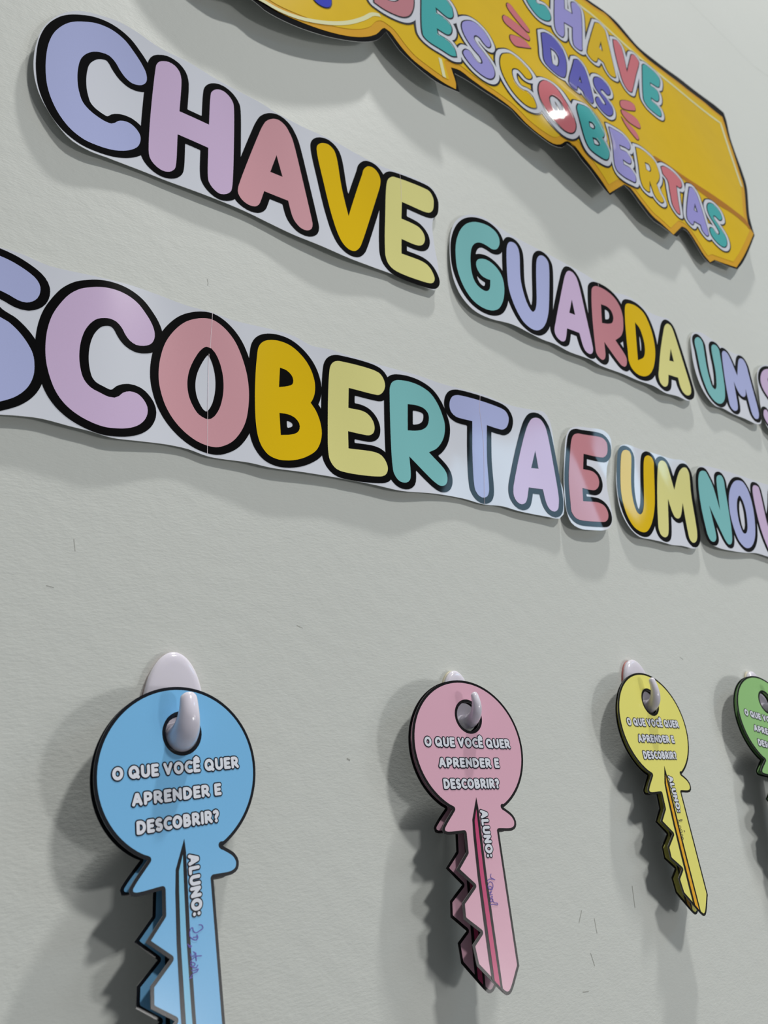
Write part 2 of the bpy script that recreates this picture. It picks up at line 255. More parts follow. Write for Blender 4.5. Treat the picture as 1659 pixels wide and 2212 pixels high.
  ('SCOBERTA', [('S', 'lilac', '29.3,417.3 39.0,414.8 51.1,408.7 55.9,404.5 58.6,398.9 58.4,390.9 55.9,385.5 50.4,381.5 44.7,381.7 38.9,384.1 32.2,386.2 26.6,386.7 22.4,383.2 22.6,377.0 28.5,367.1 34.3,362.9 40.0,360.4 47.0,354.5 53.7,346.0 58.1,337.4 59.7,329.2 59.9,319.5 57.8,310.5 54.2,303.6 48.8,297.5 40.5,291.8 32.2,287.9 19.5,288.4 11.3,296.3 7.7,306.6 10.2,314.4 14.4,314.5 19.3,307.8 26.2,306.4 31.9,310.4 33.8,318.1 30.4,326.6 20.8,335.6 10.5,344.1 2.4,355.8 -1.1,371.7 0.4,389.8 5.0,404.4 13.0,414.3 21.8,417.9', []), ('C', 'orchid', '101.2,415.0 108.8,417.0 117.8,417.3 125.9,415.3 133.0,411.0 139.0,404.1 143.9,396.7 147.0,388.6 147.2,381.0 144.4,374.7 138.7,370.8 132.5,369.6 127.3,371.9 123.8,376.1 120.3,382.3 116.2,386.3 111.2,387.5 106.4,386.4 101.6,383.9 97.6,379.5 93.3,371.3 90.7,361.3 89.7,349.3 90.7,336.8 94.1,325.1 99.4,319.1 106.7,316.1 112.9,314.3 117.1,314.8 120.2,317.0 123.3,321.1 128.6,323.9 134.6,323.5 139.7,319.1 142.5,313.4 142.6,307.0 139.9,299.9 134.6,294.0 127.2,290.0 118.9,287.8 109.8,287.1 99.7,289.3 89.8,293.9 81.8,300.4 75.5,309.1 70.5,321.2 67.3,333.8 65.9,347.2 66.3,362.5 68.8,376.2 73.4,388.2 79.8,399.8 87.6,407.9 94.8,412.1', []), ('O', 'pink', '187.1,414.7 196.9,416.3 205.1,412.9 212.8,406.2 219.1,397.0 224.7,382.3 228.2,367.2 229.5,350.3 228.2,332.9 225.1,318.3 219.7,306.3 212.7,296.9 205.4,291.6 198.2,288.9 186.2,290.3 174.8,296.3 164.5,306.3 157.1,318.8 152.4,334.8 151.2,347.9 152.7,364.8 157.1,381.5 165.3,396.9 174.8,407.8', ['192.1,386.5 187.2,382.0 181.1,370.4 176.9,358.1 175.3,346.6 176.2,334.6 179.7,324.6 184.9,317.1 192.5,314.3 197.1,317.3 202.1,325.9 205.3,337.6 206.6,350.4 205.8,363.0 202.9,375.1 199.2,382.7 196.2,385.9']), ('B', 'gold', '252.2,411.4 262.3,413.4 272.3,412.2 280.9,407.5 289.2,399.0 294.4,388.8 296.8,377.1 296.2,367.7 293.8,359.6 290.7,354.0* 295.6,346.5 299.1,335.4 299.7,323.7 297.0,312.9 291.8,303.9 282.6,296.3 272.4,290.9 261.3,287.7 252.1,287.3 244.5,290.0 239.2,296.5 236.2,304.8 234.6,319.0 234.7,341.5 236.0,364.9 238.1,386.1 240.6,400.4 245.0,407.1', ['261.1,383.9* 267.9,382.8 272.7,378.9 274.1,374.0 272.8,369.1 268.3,366.1 258.9,362.3*', '257.7,334.9* 266.3,335.6 273.1,333.6 277.0,328.7 276.8,322.9 274.1,318.6 267.5,315.0 257.5,312.3*']), ('E', 'cream', '323.6,408.7 329.0,409.3 368.2,409.4 374.1,407.1 377.4,401.5 377.9,395.0 374.2,386.6 368.5,381.7 361.6,380.7 333.6,380.7* 331.1,357.9* 347.8,357.8 353.8,355.0 357.9,349.0 358.7,342.2 356.3,335.5 351.1,332.1 344.9,331.6 328.2,331.9* 326.7,313.3* 356.8,314.6 362.9,312.5 366.9,307.2 368.3,300.0 365.7,293.5 360.5,289.9 314.6,287.9 309.2,290.9 305.5,297.3 304.7,305.8 306.8,332.7 313.2,392.1 315.4,401.3 318.8,406.1', []), ('R', 'teal', '393.7,406.4 401.7,408.7 413.0,410.0 425.7,408.8 437.9,403.4 445.6,393.3 450.2,380.9 452.1,369.5 450.5,359.2 445.9,348.4 436.7,337.4 424.7,329.9* 442.4,313.6 444.4,307.6 443.1,300.3 439.4,295.6 432.9,293.6 426.1,296.2 397.3,318.9* 395.3,297.6 393.1,291.8 388.2,288.2 383.0,287.6 378.8,289.2 374.9,295.2 374.3,304.1 382.0,381.4 384.1,395.2 387.7,402.1', ['405.2,381.3* 416.5,383.1 426.5,382.0 431.3,377.4 431.6,370.8 427.9,361.6 421.5,355.9 411.6,351.8 400.3,349.3*']), ('T', 'lilac', '474.7,409.2 481.5,409.9 542.0,408.4 547.0,406.0 549.5,400.2 547.8,392.6 543.2,385.2 536.1,380.5 529.4,379.9 512.0,380.5* 503.8,337.7 499.9,305.7 498.1,297.3 494.7,291.9 488.5,289.5 483.3,291.1 479.8,296.9 479.7,305.7 483.2,334.0 491.1,380.6* 468.8,381.7 463.8,385.4 462.0,391.9 464.2,400.9 468.7,406.7', []), ('A', 'orchid', '594.5,408.8 601.1,408.1 606.3,401.3 608.1,390.5 603.8,310.0 601.2,299.1 597.1,290.8 590.8,287.4 585.0,289.2 582.0,294.9 581.1,313.7* 559.4,312.6* 552.6,297.4 549.2,292.6 542.2,289.5 536.6,291.5 533.5,297.7 534.7,306.3 541.6,322.7 571.3,383.2 580.0,397.8 587.2,405.8', ['582.5,363.1* 570.1,338.6* 581.5,339.7*'])], '-8.7,416.5 28.6,425.3 43.0,425.0 63.0,421.2 82.5,422.6 99.6,424.8 125.4,427.6 151.5,426.7 175.9,424.2 196.2,424.3 215.1,421.9 240.0,423.1 261.3,424.8 278.8,424.1 296.3,419.0 315.9,420.2 336.0,418.8 369.3,418.8 405.7,421.1 429.3,421.7 452.9,419.5 484.8,418.9 515.7,419.8 559.1,417.1 592.4,419.0 610.8,419.8 617.7,409.6 616.1,377.2 611.3,336.0 613.8,322.0 609.9,300.2 604.6,285.7 596.9,279.9 578.0,279.8 536.7,280.8 513.7,283.3 488.8,282.0 461.5,284.6 424.4,283.4 388.2,278.8 375.4,278.2 352.1,279.5 322.5,280.4 308.0,280.4 279.6,279.6 246.3,278.1 227.7,279.6 192.1,279.4 175.7,282.9 158.8,283.3 139.0,281.4 116.1,279.2 101.1,281.2 86.5,282.4 67.8,284.4 57.0,283.8 41.3,281.5 7.1,275.0', [('197.3,424.2 197.0,416.0 195.1,385.6', 0.3), ('194.1,379.6 192.2,315.3 191.2,281.5', 0.3), ('508.6,416.6 504.9,401.5 502.8,361.2 488.9,282.3', 0.3)]),
  ('E', [('E', 'rose', '668.3,405.0 676.9,406.1 717.6,409.1 722.4,404.0 721.8,396.8 717.5,386.9 709.2,380.4 700.7,378.7 669.0,376.6* 659.4,353.2* 679.0,353.6 685.3,349.1 685.4,341.4 679.9,332.7 670.9,327.1 659.8,325.6 647.8,325.6* 642.4,307.4* 674.2,310.0 682.1,306.7 684.3,299.6 681.2,291.7 674.1,286.0 662.9,283.7 627.3,281.7 621.6,284.2 618.3,290.8 620.2,301.6 627.3,333.1 643.5,375.5 652.0,392.9 658.6,400.5', [])], '672.1,415.9 695.0,419.9 724.1,421.6 732.4,415.0 731.8,402.7 721.7,382.7 710.9,366.8 699.4,337.4 695.9,317.6 691.6,296.2 682.2,281.8 668.8,274.3 645.7,270.9 623.7,271.0 613.8,276.7 611.1,291.6 616.6,322.4 629.0,361.1 642.8,394.5 656.2,409.3', []),
  ('UM2', [('U', 'gold', '758.1,400.1 764.5,399.2 765.9,393.8 763.9,386.8 750.0,350.7 745.2,332.7 743.8,318.5 745.4,309.6 749.8,307.1 755.4,310.2 762.3,319.7 770.4,338.2 791.6,390.7 796.7,397.5 805.4,401.4 811.9,399.7 813.6,393.3 810.8,384.5 794.8,342.4 785.1,321.7 774.0,304.4 762.5,291.3 751.4,283.5 741.2,282.4 730.2,286.9 724.0,297.3 721.9,312.2 723.6,329.3 729.8,350.5 742.0,382.8 747.2,393.4 751.9,397.9', []), ('M', 'cream', '834.2,399.2 839.4,397.6 841.8,391.6 842.8,356.7* 857.9,378.9 866.1,388.6 875.7,395.2 883.1,395.6 885.8,390.0 884.0,379.4 877.7,358.2 868.0,310.8 864.0,295.9 859.6,287.4 853.5,282.0 847.1,281.0 843.5,285.6 844.6,295.3 853.0,339.2* 843.0,322.4 837.8,316.1 830.4,313.0 825.4,315.1 823.4,321.3 822.5,340.5* 799.5,289.3 794.1,283.2 787.0,280.7 781.2,283.0 779.8,289.7 785.0,306.0 818.0,382.5 823.5,392.7 828.9,397.5', [])], '761.2,408.9 748.7,404.3 742.6,395.8 733.5,376.5 722.5,350.9 716.3,329.7 713.3,310.8 715.8,294.6 723.2,282.2 735.6,275.0 754.9,274.4 776.8,273.8 799.1,272.0 824.1,273.6 847.7,272.7 858.9,277.8 864.5,289.5 872.4,334.3 888.6,383.6 890.9,399.5 883.6,406.5 857.2,405.6 820.9,407.8 782.9,408.4 771.6,409.4', []),
  ('NOV', [('N', 'teal', '924.6,399.2 931.4,398.5 934.5,392.9 939.1,378.8 937.9,339.4* 942.5,353.2 954.3,388.7 958.2,395.6 965.4,400.0 972.6,400.0 975.0,394.1 972.2,381.2 963.9,348.1 951.8,311.7 943.1,295.2 936.0,288.4 928.3,287.4 924.5,292.7 921.3,304.0 912.2,343.0* 905.3,298.6 902.3,291.8 895.7,287.0 889.0,287.9 886.4,294.9 887.4,309.7 891.3,336.6 899.2,368.2 907.6,386.9 915.2,395.6', []), ('O', 'lilac', '1015.7,400.1 1027.6,399.4 1035.0,389.7 1036.5,375.3 1032.7,354.6 1023.4,330.0 1011.6,309.3 998.0,295.6 985.3,289.0 973.1,288.3 963.2,296.3 960.5,311.3 962.4,332.2 968.5,352.3 978.3,371.5 990.1,385.9 1003.5,396.2', ['1006.5,373.7 1010.3,365.7 1010.1,351.3 1004.6,332.9 998.1,319.8 989.6,311.8 982.9,311.8 980.9,321.0 983.4,337.0 989.3,353.7 997.6,367.3']), ('V', 'orchid', '1066.3,401.1 1073.8,399.6 1073.9,391.2 1060.4,331.6* 1088.6,367.3 1105.3,394.3 1112.9,402.1 1119.9,403.1 1120.1,392.6 1099.7,350.2 1072.5,313.4 1050.8,292.8 1039.5,289.8 1036.4,301.7 1036.3,326.4 1046.7,378.8 1052.5,392.9 1058.5,399.2', [])], '928.6,407.6 914.6,402.2 905.5,390.0 897.8,368.0 889.0,339.7 882.8,312.5 882.3,296.1 888.0,283.5 904.9,278.7 936.7,278.1 967.5,279.7 1001.8,282.8 1028.9,280.5 1065.1,278.6 1082.3,293.1 1135.1,392.6 1136.9,408.3 1101.3,409.3 1023.7,410.2 951.6,410.5', []),]
CRACKS = [('1629.4,2009.5 1710.7,1992.1 1816.5,1969.4 1916.2,1948.0 2012.0,1961.7', 0.5), ('195.7,465.7 196.5,461.2 195.6,458.8', 0.35), ('763.5,130.4 769.8,128.4', 0.4), ('265.4,144.4 271.6,143.2', 0.3), ('301.6,41.3 305.3,40.8', 0.8), ('95.3,198.0 97.6,189.7', 0.25), ('79.9,162.8 85.7,162.6', 0.3), ('596.5,-86.1 594.9,-102.9', 0.6), ('518.9,-104.0 525.9,-94.5', 0.5), ('538.6,-103.5 539.3,-114.2', 0.5), ('526.1,-127.5 529.0,-136.5', 0.5), ('508.4,-152.5 516.4,-152.4', 0.4)]
SIGN_OUT = '129.6,987.2 153.1,885.6 208.8,858.7 244.5,868.0 258.6,861.6 275.4,860.4 301.8,864.3 337.2,876.7 373.0,895.4 403.1,915.1 425.0,935.2 443.2,964.4* 461.6,940.2 474.0,931.8 497.1,920.0 524.1,913.5 558.9,916.9* 556.6,954.6* 581.7,954.7 609.0,952.0 635.7,950.8 658.9,948.8 666.4,947.2 672.8,940.7 688.5,931.2 701.1,925.8 719.2,918.9 741.6,913.5 759.2,916.3 769.4,927.3* 785.0,922.3 770.6,927.7 785.1,921.1 799.8,910.2 822.6,899.9 846.6,887.1 868.7,879.4* 919.9,926.7* 938.1,924.0 959.5,905.4 986.9,884.0 1008.4,883.0 1047.1,878.3 1055.1,879.2* 1093.6,917.2* 1106.5,917.7 1122.7,892.8 1136.2,868.9 1154.2,861.8* 1179.9,880.5* 1215.1,882.7 1252.5,887.0* 1282.6,914.5 1383.2,1026.7* 1386.7,1047.2 1397.1,1085.1 1451.5,1201.3 1459.4,1245.6 1463.8,1315.1 1468.8,1364.7 1483.2,1427.0 1485.3,1454.3* 1453.8,1463.1 1413.6,1465.8 1367.8,1466.0 1321.1,1464.9 1258.3,1457.6 1200.7,1459.3 1169.5,1466.6 1114.0,1510.2 1077.3,1518.4 1030.5,1515.1 960.5,1517.0 889.3,1527.7 817.5,1568.0 689.6,1538.3 537.5,1428.5'
SIGN_YEL = '137.0,987.6 160.3,891.4 212.8,867.5 251.9,873.7 276.0,871.4 302.6,875.6 338.1,886.9 373.9,904.1 404.2,925.1 425.0,946.2 441.3,970.5 449.1,968.6 463.1,951.2 480.0,935.7 506.3,925.8 533.6,919.3 552.5,919.4* 554.8,932.2 551.2,963.3* 568.7,968.0 587.0,963.3 610.5,959.2 639.1,957.1 667.2,950.7 691.1,934.1 701.7,929.0 719.7,922.0 742.0,916.9 755.7,920.6 770.5,931.6 785.0,925.6 770.7,932.0 785.2,927.7 799.7,918.3 822.6,907.4 847.4,896.2 868.1,883.1* 920.5,928.6* 940.8,931.9 963.5,916.1 991.3,894.9 1011.4,890.0 1044.6,879.3* 1091.1,921.8* 1109.5,923.9 1127.2,901.8 1140.7,877.8 1155.7,866.5* 1177.0,881.0* 1217.1,886.9 1251.4,891.3* 1289.6,929.3 1380.2,1029.3* 1372.6,1046.0 1380.9,1077.1 1435.1,1192.9 1443.5,1237.4 1453.6,1309.7 1458.7,1359.3 1466.9,1405.3 1469.2,1430.8* 1437.8,1435.9 1403.0,1442.8 1356.4,1441.8 1309.6,1440.5 1249.7,1437.2 1193.8,1440.5 1160.5,1454.4 1083.3,1508.6 1064.6,1507.3 1026.3,1502.2 954.6,1498.8 884.3,1510.3 813.6,1551.8 686.9,1523.4 540.3,1420.3'
SLETTERS = [
  ('D', 'rose', '436.4,1090.7* 466.1,1106.6 490.0,1113.7 500.1,1102.5 502.1,1085.2 499.7,1061.1 494.9,1043.1 487.0,1026.7 475.7,1015.9 462.6,1011.2 443.3,1009.4 428.8,1011.8* 430.1,1027.6', ['447.9,1035.8 457.5,1035.8 468.0,1042.4 475.1,1054.1 475.6,1069.1 468.3,1078.4 454.9,1072.0*']),
  ('E', 'jade', '520.9,1110.8* 526.4,1118.9 568.5,1125.1 576.7,1116.0 577.9,1101.2 574.8,1087.9 565.1,1078.9 542.0,1084.9* 542.0,1071.7* 561.9,1069.6 567.3,1060.4 564.6,1045.3 555.8,1034.2 536.2,1033.9* 536.0,1021.4* 557.8,1019.2 564.4,1009.3 565.0,993.5* 555.5,988.2 536.3,989.5 516.2,991.9 508.4,997.2 507.2,1008.7', []),
  ('S', 'violet', '610.2,1107.1 622.0,1114.5 634.7,1115.6 645.9,1109.4 651.5,1097.3 652.6,1086.4 648.5,1076.2 642.2,1071.3 635.7,1074.4 629.2,1081.9 622.1,1082.1 615.7,1075.9 614.0,1067.7 618.3,1059.7 629.8,1048.2 640.6,1033.7 644.1,1018.4 641.8,1005.8 634.6,993.9 626.3,987.6 614.2,985.7 599.7,989.5 588.3,998.6 581.9,1009.0 582.0,1014.4 589.8,1025.3 597.7,1026.6 603.6,1017.9 612.0,1012.0 618.4,1014.4 621.0,1021.7 617.9,1030.5 607.8,1038.5 597.1,1052.5 592.1,1066.6 591.8,1079.8 596.2,1092.4 602.8,1100.4', []),
  ('C', 'gold', '684.6,1086.9 699.9,1096.9 714.0,1095.5 724.6,1084.0 728.9,1067.6 728.1,1053.7 720.7,1044.7 715.1,1044.3 710.7,1051.9 703.5,1060.2 694.9,1057.7 688.7,1050.8 684.7,1034.1 686.8,1019.2 692.4,1011.0 700.9,1007.5 708.2,1007.6 713.9,1001.1 717.1,987.2 716.9,976.6 711.8,973.5 700.7,972.8 688.8,978.5 676.2,990.9 666.9,1009.3 662.6,1028.9 663.9,1048.1 670.7,1069.4 677.7,1080.6', []),
  ('O', 'coral', '755.1,1057.8 763.7,1056.3 769.0,1042.3 772.3,1016.3 778.4,991.0 783.8,973.2 785.7,961.2 782.4,950.6 775.7,946.0 764.8,947.0 751.4,956.5 738.1,973.6 730.2,996.2 730.9,1019.3 738.2,1039.9 746.4,1051.4', ['753.5,1016.2 762.1,1010.5 767.2,996.1 768.7,980.1 764.7,968.5 757.7,967.6 749.0,978.8 744.6,996.3 747.0,1010.5']),
  ('B', 'jade', '799.8,1012.1* 807.9,1014.4 828.5,1021.3 855.2,1029.1 869.9,1020.1 868.0,998.7 861.7,984.5 851.5,972.8* 865.0,971.2 874.4,964.7 871.9,951.6 864.0,941.1 851.3,935.4 826.7,932.7 814.6,935.4 806.5,943.4 797.6,965.3 793.8,998.8', ['814.9,982.2* 824.6,984.7 830.6,981.6 829.4,975.2 822.5,971.2 815.3,972.1*', '821.5,955.9* 831.9,958.7 841.6,955.6 841.5,952.0 834.3,947.6 826.5,945.7*']),
  ('E', 'violet', '923.6,1062.0* 932.8,1068.0 976.3,1078.5 988.2,1071.2 987.2,1058.1 976.8,1044.0 967.1,1042.5 942.8,1032.9* 939.1,1018.1* 966.8,1027.7 972.3,1019.2 968.8,1007.5 960.5,998.6 935.6,992.2* 933.0,977.9* 959.5,985.2 968.2,976.7 966.1,964.1 959.4,954.6 947.6,951.0 914.0,943.1 896.2,943.6 892.1,954.4', []),
  ('R', 'gold', '1010.4,1070.3* 1030.3,1077.8 1052.4,1078.8 1068.8,1073.5 1072.2,1052.7 1069.5,1036.1 1059.9,1018.2 1043.6,999.1* 1043.7,982.3 1048.5,965.9 1047.5,958.2 1034.9,949.1 1022.0,953.8 1019.4,992.5* 1008.6,967.5 1004.7,958.4 999.0,955.2 986.9,957.8 985.3,975.3 995.9,1014.6', ['1026.2,1043.2* 1041.0,1045.4 1042.7,1035.3 1034.1,1022.9 1021.3,1021.4*']),
  ('T', 'coral', '1089.1,1067.3* 1104.4,1077.3 1135.6,1077.6 1149.6,1066.8 1147.2,1050.3 1136.4,1039.8 1125.9,1040.7* 1112.3,999.9 1101.2,962.5 1096.6,953.0 1088.5,952.4 1081.5,964.3 1088.5,999.5 1096.9,1038.9 1087.0,1048.4*', []),
  ('A', 'violet', '1176.2,1060.6* 1188.2,1063.7 1193.6,1054.7 1194.3,1034.7 1188.1,957.6 1185.1,944.3 1176.0,938.0 1167.3,946.2 1167.9,960.9* 1145.9,960.5* 1139.5,950.3 1132.7,945.8 1122.9,951.9 1124.8,962.4 1141.6,997.5', ['1175.0,1018.4* 1161.5,994.7* 1173.6,994.1*']),
  ('S', 'jade', '1231.8,1043.6 1245.7,1047.1 1258.1,1039.5 1261.3,1025.5 1257.6,1013.8 1246.7,1006.8 1237.0,1012.8 1230.1,1011.2 1228.7,1004.3 1238.6,988.4 1247.7,967.3 1245.0,949.1 1234.9,935.4 1221.8,930.4 1206.0,936.1 1197.1,946.9 1197.6,961.7 1204.0,969.3 1212.1,970.2 1218.6,960.6 1226.6,961.4 1230.6,970.3 1224.9,985.3 1215.7,1006.4 1216.8,1024.4 1224.8,1038.0', []),
  ('C', 'jade', '792.1,1322.0 793.3,1306.8 801.6,1291.6 813.6,1281.9 828.5,1283.6 841.8,1292.0 850.3,1305.1 851.5,1323.8 846.5,1333.7 835.7,1330.9 826.9,1325.5 819.9,1327.0 820.2,1338.2 824.5,1355.3 840.6,1379.4 835.6,1389.5 816.8,1374.3 797.6,1345.4', []),
  ('H', 'violet', '891.9,1411.1* 927.5,1442.8* 908.8,1378.7* 935.4,1385.4* 943.7,1424.0 947.9,1432.4 964.5,1445.6 974.5,1443.8 975.9,1434.3 930.9,1288.7 926.0,1273.8 916.8,1266.8 903.4,1267.6 903.6,1281.4 918.0,1331.8* 891.3,1325.8* 877.4,1277.9 869.4,1268.0 859.4,1268.8 856.5,1281.4 877.8,1367.2', []),
  ('A', 'gold', '1021.7,1433.2* 1040.6,1443.7 1050.9,1437.8 1049.3,1406.2 1033.8,1294.9 1030.7,1278.3 1024.9,1271.2 1007.8,1267.0 1002.4,1276.9 999.8,1294.8* 981.5,1294.7* 965.5,1271.0 951.4,1268.4 944.1,1276.7 950.6,1295.8 985.2,1364.2', ['1018.7,1373.6* 1001.3,1340.6* 1011.9,1335.8*']),
  ('V', 'coral', '1073.8,1420.1* 1089.8,1426.9 1095.8,1417.3 1095.7,1399.2 1085.7,1329.0* 1116.6,1389.2 1128.5,1410.5 1140.9,1415.5 1147.4,1403.0 1142.7,1389.5 1120.3,1347.2 1085.9,1281.7 1074.8,1264.4 1063.1,1262.1 1055.7,1275.4 1057.1,1316.4 1066.9,1391.0', []),
  ('E', 'jade', '1157.8,1397.5* 1168.5,1405.8 1201.6,1400.8 1208.9,1390.2 1200.5,1363.8 1190.7,1350.4 1163.7,1349.0* 1161.0,1337.0* 1180.5,1335.4 1182.2,1323.3 1174.0,1301.1 1164.9,1292.9 1146.9,1293.9* 1144.9,1284.2* 1164.6,1275.7 1166.3,1259.6 1159.7,1246.1 1151.4,1244.2 1122.5,1252.6 1116.1,1264.2 1119.0,1280.0', []),
  ('D', 'indigo', '808.6,1233.7* 823.2,1244.2 843.0,1245.1 856.4,1230.9 860.0,1204.6 852.5,1173.0 837.4,1139.4 823.1,1121.4 808.2,1115.0 795.2,1126.3 789.4,1139.6 799.8,1188.4', ['822.1,1204.3* 833.4,1201.8 838.2,1189.4 833.1,1169.7 822.6,1153.6 810.5,1152.9*']),
  ('A', 'indigo', '887.0,1218.3* 901.7,1227.4 910.6,1221.9 914.6,1200.9 907.8,1132.9 901.3,1114.4 886.7,1099.4 874.7,1106.0 877.7,1123.1* 864.8,1129.7* 845.5,1100.2 833.2,1094.6 833.3,1108.1 844.8,1133.7 872.1,1186.9', ['889.3,1176.5* 877.8,1155.0* 886.2,1153.1*']),
  ('S', 'indigo', '946.4,1213.1 963.9,1221.9 980.7,1219.3 984.6,1205.9 979.1,1191.2 966.4,1180.9 956.7,1185.9 947.8,1180.9 946.5,1173.4 960.4,1164.8 969.4,1150.1 965.2,1131.7 953.1,1115.6 937.6,1106.0 921.4,1108.4 914.3,1121.7 919.2,1137.2 931.2,1147.1 938.4,1136.5 948.0,1139.2 949.4,1146.7 941.4,1159.4 931.0,1173.0 931.0,1188.8 937.6,1204.1', []),]
SMARKS = [('coral', '734.0,1258.0 741.4,1260.0 753.4,1247.4 775.2,1222.5 773.8,1212.4 767.4,1210.3 747.7,1223.6 733.0,1239.0 730.3,1247.2'), ('coral', '714.5,1209.9 726.8,1213.5 758.0,1209.6 770.0,1198.0 766.4,1184.9 757.7,1182.3 728.6,1184.3 711.5,1188.3 708.8,1197.5'), ('coral', '716.5,1159.9 734.0,1170.6 753.4,1175.2 764.4,1162.4* 740.7,1147.1 719.9,1136.4 713.3,1144.1'), ('coral', '1014.8,1196.9 1056.8,1224.7 1069.2,1224.8 1066.2,1207.7 1056.1,1199.6 1010.2,1177.6'), ('coral', '1005.8,1166.6 1034.5,1177.0 1059.7,1177.7 1063.5,1164.0 1059.0,1153.1 1044.2,1147.5 1015.7,1145.7 1004.2,1155.0'), ('coral', '996.6,1141.9* 1012.7,1138.4 1035.9,1127.7 1038.9,1114.0 1030.7,1104.1 1018.9,1108.8 1001.6,1125.8'), ('blue', '327.4,942.4 332.7,933.8 342.3,933.7 351.5,940.5 356.0,953.6 354.2,968.9 343.4,973.1 331.2,959.0')]
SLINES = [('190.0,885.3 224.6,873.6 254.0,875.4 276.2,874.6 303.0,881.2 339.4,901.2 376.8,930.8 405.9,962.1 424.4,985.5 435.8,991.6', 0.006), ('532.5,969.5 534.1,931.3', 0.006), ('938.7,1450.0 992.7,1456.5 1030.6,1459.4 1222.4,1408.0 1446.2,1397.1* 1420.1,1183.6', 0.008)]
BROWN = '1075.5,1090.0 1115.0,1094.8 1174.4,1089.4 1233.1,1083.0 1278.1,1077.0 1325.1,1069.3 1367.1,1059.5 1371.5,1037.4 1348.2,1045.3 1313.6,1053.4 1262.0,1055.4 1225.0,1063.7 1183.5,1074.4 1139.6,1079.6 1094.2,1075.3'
SH = (2.2, 9.8, 12.8)
KEYS = [
  ('blue', (0.3324, 0.123, 0.0137, 0.0349, 0.019, -0.181), 'blue paper key hanging behind, mostly hidden by the front blue key', False),
  ('blue', (0.3318, 0.1241, 0.0467, 0.0454, 0.0473, -0.1801), 'blue paper key in front, largest, left end of the hook row, cut at bottom', True, [[(1.7, -111.5), (3.7, -112.2), (4.2, -113.7), (2.3, -114.6), (-0.7, -115.2), (-2.2, -113.9), (-2.5, -112.2), (-3.7, -112.3), (-4.7, -114.0), (-4.8, -116.0), (-3.0, -117.9), (-0.6, -118.9), (0.5, -117.9), (0.0, -116.4)], [(0.4, -117.5), (-2.5, -117.2)], [(-6.0, -120.6), (-4.0, -121.4), (-5.3, -121.7), (-6.4, -119.8)], [(-3.1, -124.5), (-1.9, -125.4), (-2.8, -126.5), (-4.8, -126.3), (-5.1, -125.0)], [(2.0, -127.7), (-1.3, -127.2), (-4.2, -128.1), (-5.5, -129.0)], [(-1.5, -125.5), (-1.5, -129.4)], [(-5.5, -129.7), (-3.5, -129.8), (-2.4, -131.1), (-3.7, -131.7), (-5.6, -130.9), (-5.1, -130.1)], [(-0.8, -131.8), (-1.7, -132.8), (-4.5, -132.1)], [(-5.0, -133.6), (-2.6, -133.9), (-0.6, -133.8), (-1.5, -134.8), (-3.9, -135.1), (-5.6, -136.3), (-6.5, -137.0), (-4.9, -137.0)]], 'pen'),
  ('pink', (0.8199, 0.134, -0.0947, 0.0404, 0.0201, 0.0222), 'pink paper key hanging behind the front pink key, tilted to the left', False),
  ('pink', (0.8167, 0.1335, -0.0669, 0.0523, 0.0663, 0.0278), 'pink paper key in front on the second hook, magenta groove and purple name', True, [[(-0.2, -118.0), (-1.0, -119.6), (-0.3, -120.6), (2.8, -122.1), (0.5, -121.5), (-2.8, -121.4), (-5.0, -122.6)], [(-2.2, -123.1), (-4.4, -124.6), (-4.9, -127.2), (-2.7, -128.0), (-0.1, -126.9), (-0.1, -124.2), (-2.2, -123.1)], [(-4.5, -127.6), (-3.3, -126.0), (-0.7, -127.5), (-1.9, -128.7), (-4.1, -127.9)], [(-4.6, -130.5), (-2.1, -129.7), (-3.3, -130.9), (-4.4, -131.8), (-1.6, -131.7)], [(-3.8, -133.4), (-1.8, -132.9), (-3.1, -134.5), (-4.4, -134.0), (-1.7, -134.9), (-3.0, -136.4), (-4.8, -135.9), (-4.1, -135.0)], [(-2.3, -135.2), (-0.8, -137.2), (1.9, -137.7), (2.2, -138.7), (-1.9, -138.1), (-5.2, -138.3)]], 'pen'),
  ('yellow', (1.331, 0.1543, -0.0392, 0.0285, 0.0086, -0.0513), 'yellow paper key hanging behind the front yellow key', False),
  ('yellow', (1.3257, 0.1538, -0.051, 0.039, 0.0435, -0.0486), 'yellow paper key in front on the third hook with orange groove', True, [[(-5.1, -113.0), (1.1, -114.2), (3.2, -113.4), (0.9, -112.9), (-2.2, -114.1), (-4.9, -116.2)], [(-4.9, -118.0), (-2.0, -119.1), (-3.7, -120.8), (-5.9, -120.2), (-4.3, -118.5)], [(-2.4, -121.7), (-1.6, -123.6), (-4.5, -124.3), (-5.5, -122.9), (-2.4, -121.7)], [(1.3, -122.7), (2.7, -123.5), (1.5, -124.1)], [(-4.3, -125.7), (-2.2, -126.7), (-4.5, -127.9), (-6.7, -127.3)], [(-5.5, -128.3), (-2.6, -129.3), (-4.1, -130.6), (-6.3, -130.0)]], 'blackpen'),
  ('green', (1.7557, 0.147, -0.224, 0.0371, 0.027, 0.0312), 'green paper key hanging behind the front green key at the right edge', False),
  ('green', (1.7537, 0.147, -0.224, 0.0471, 0.047, 0.0312), 'green paper key in front at the right edge of the photo, cut by the frame', True),]
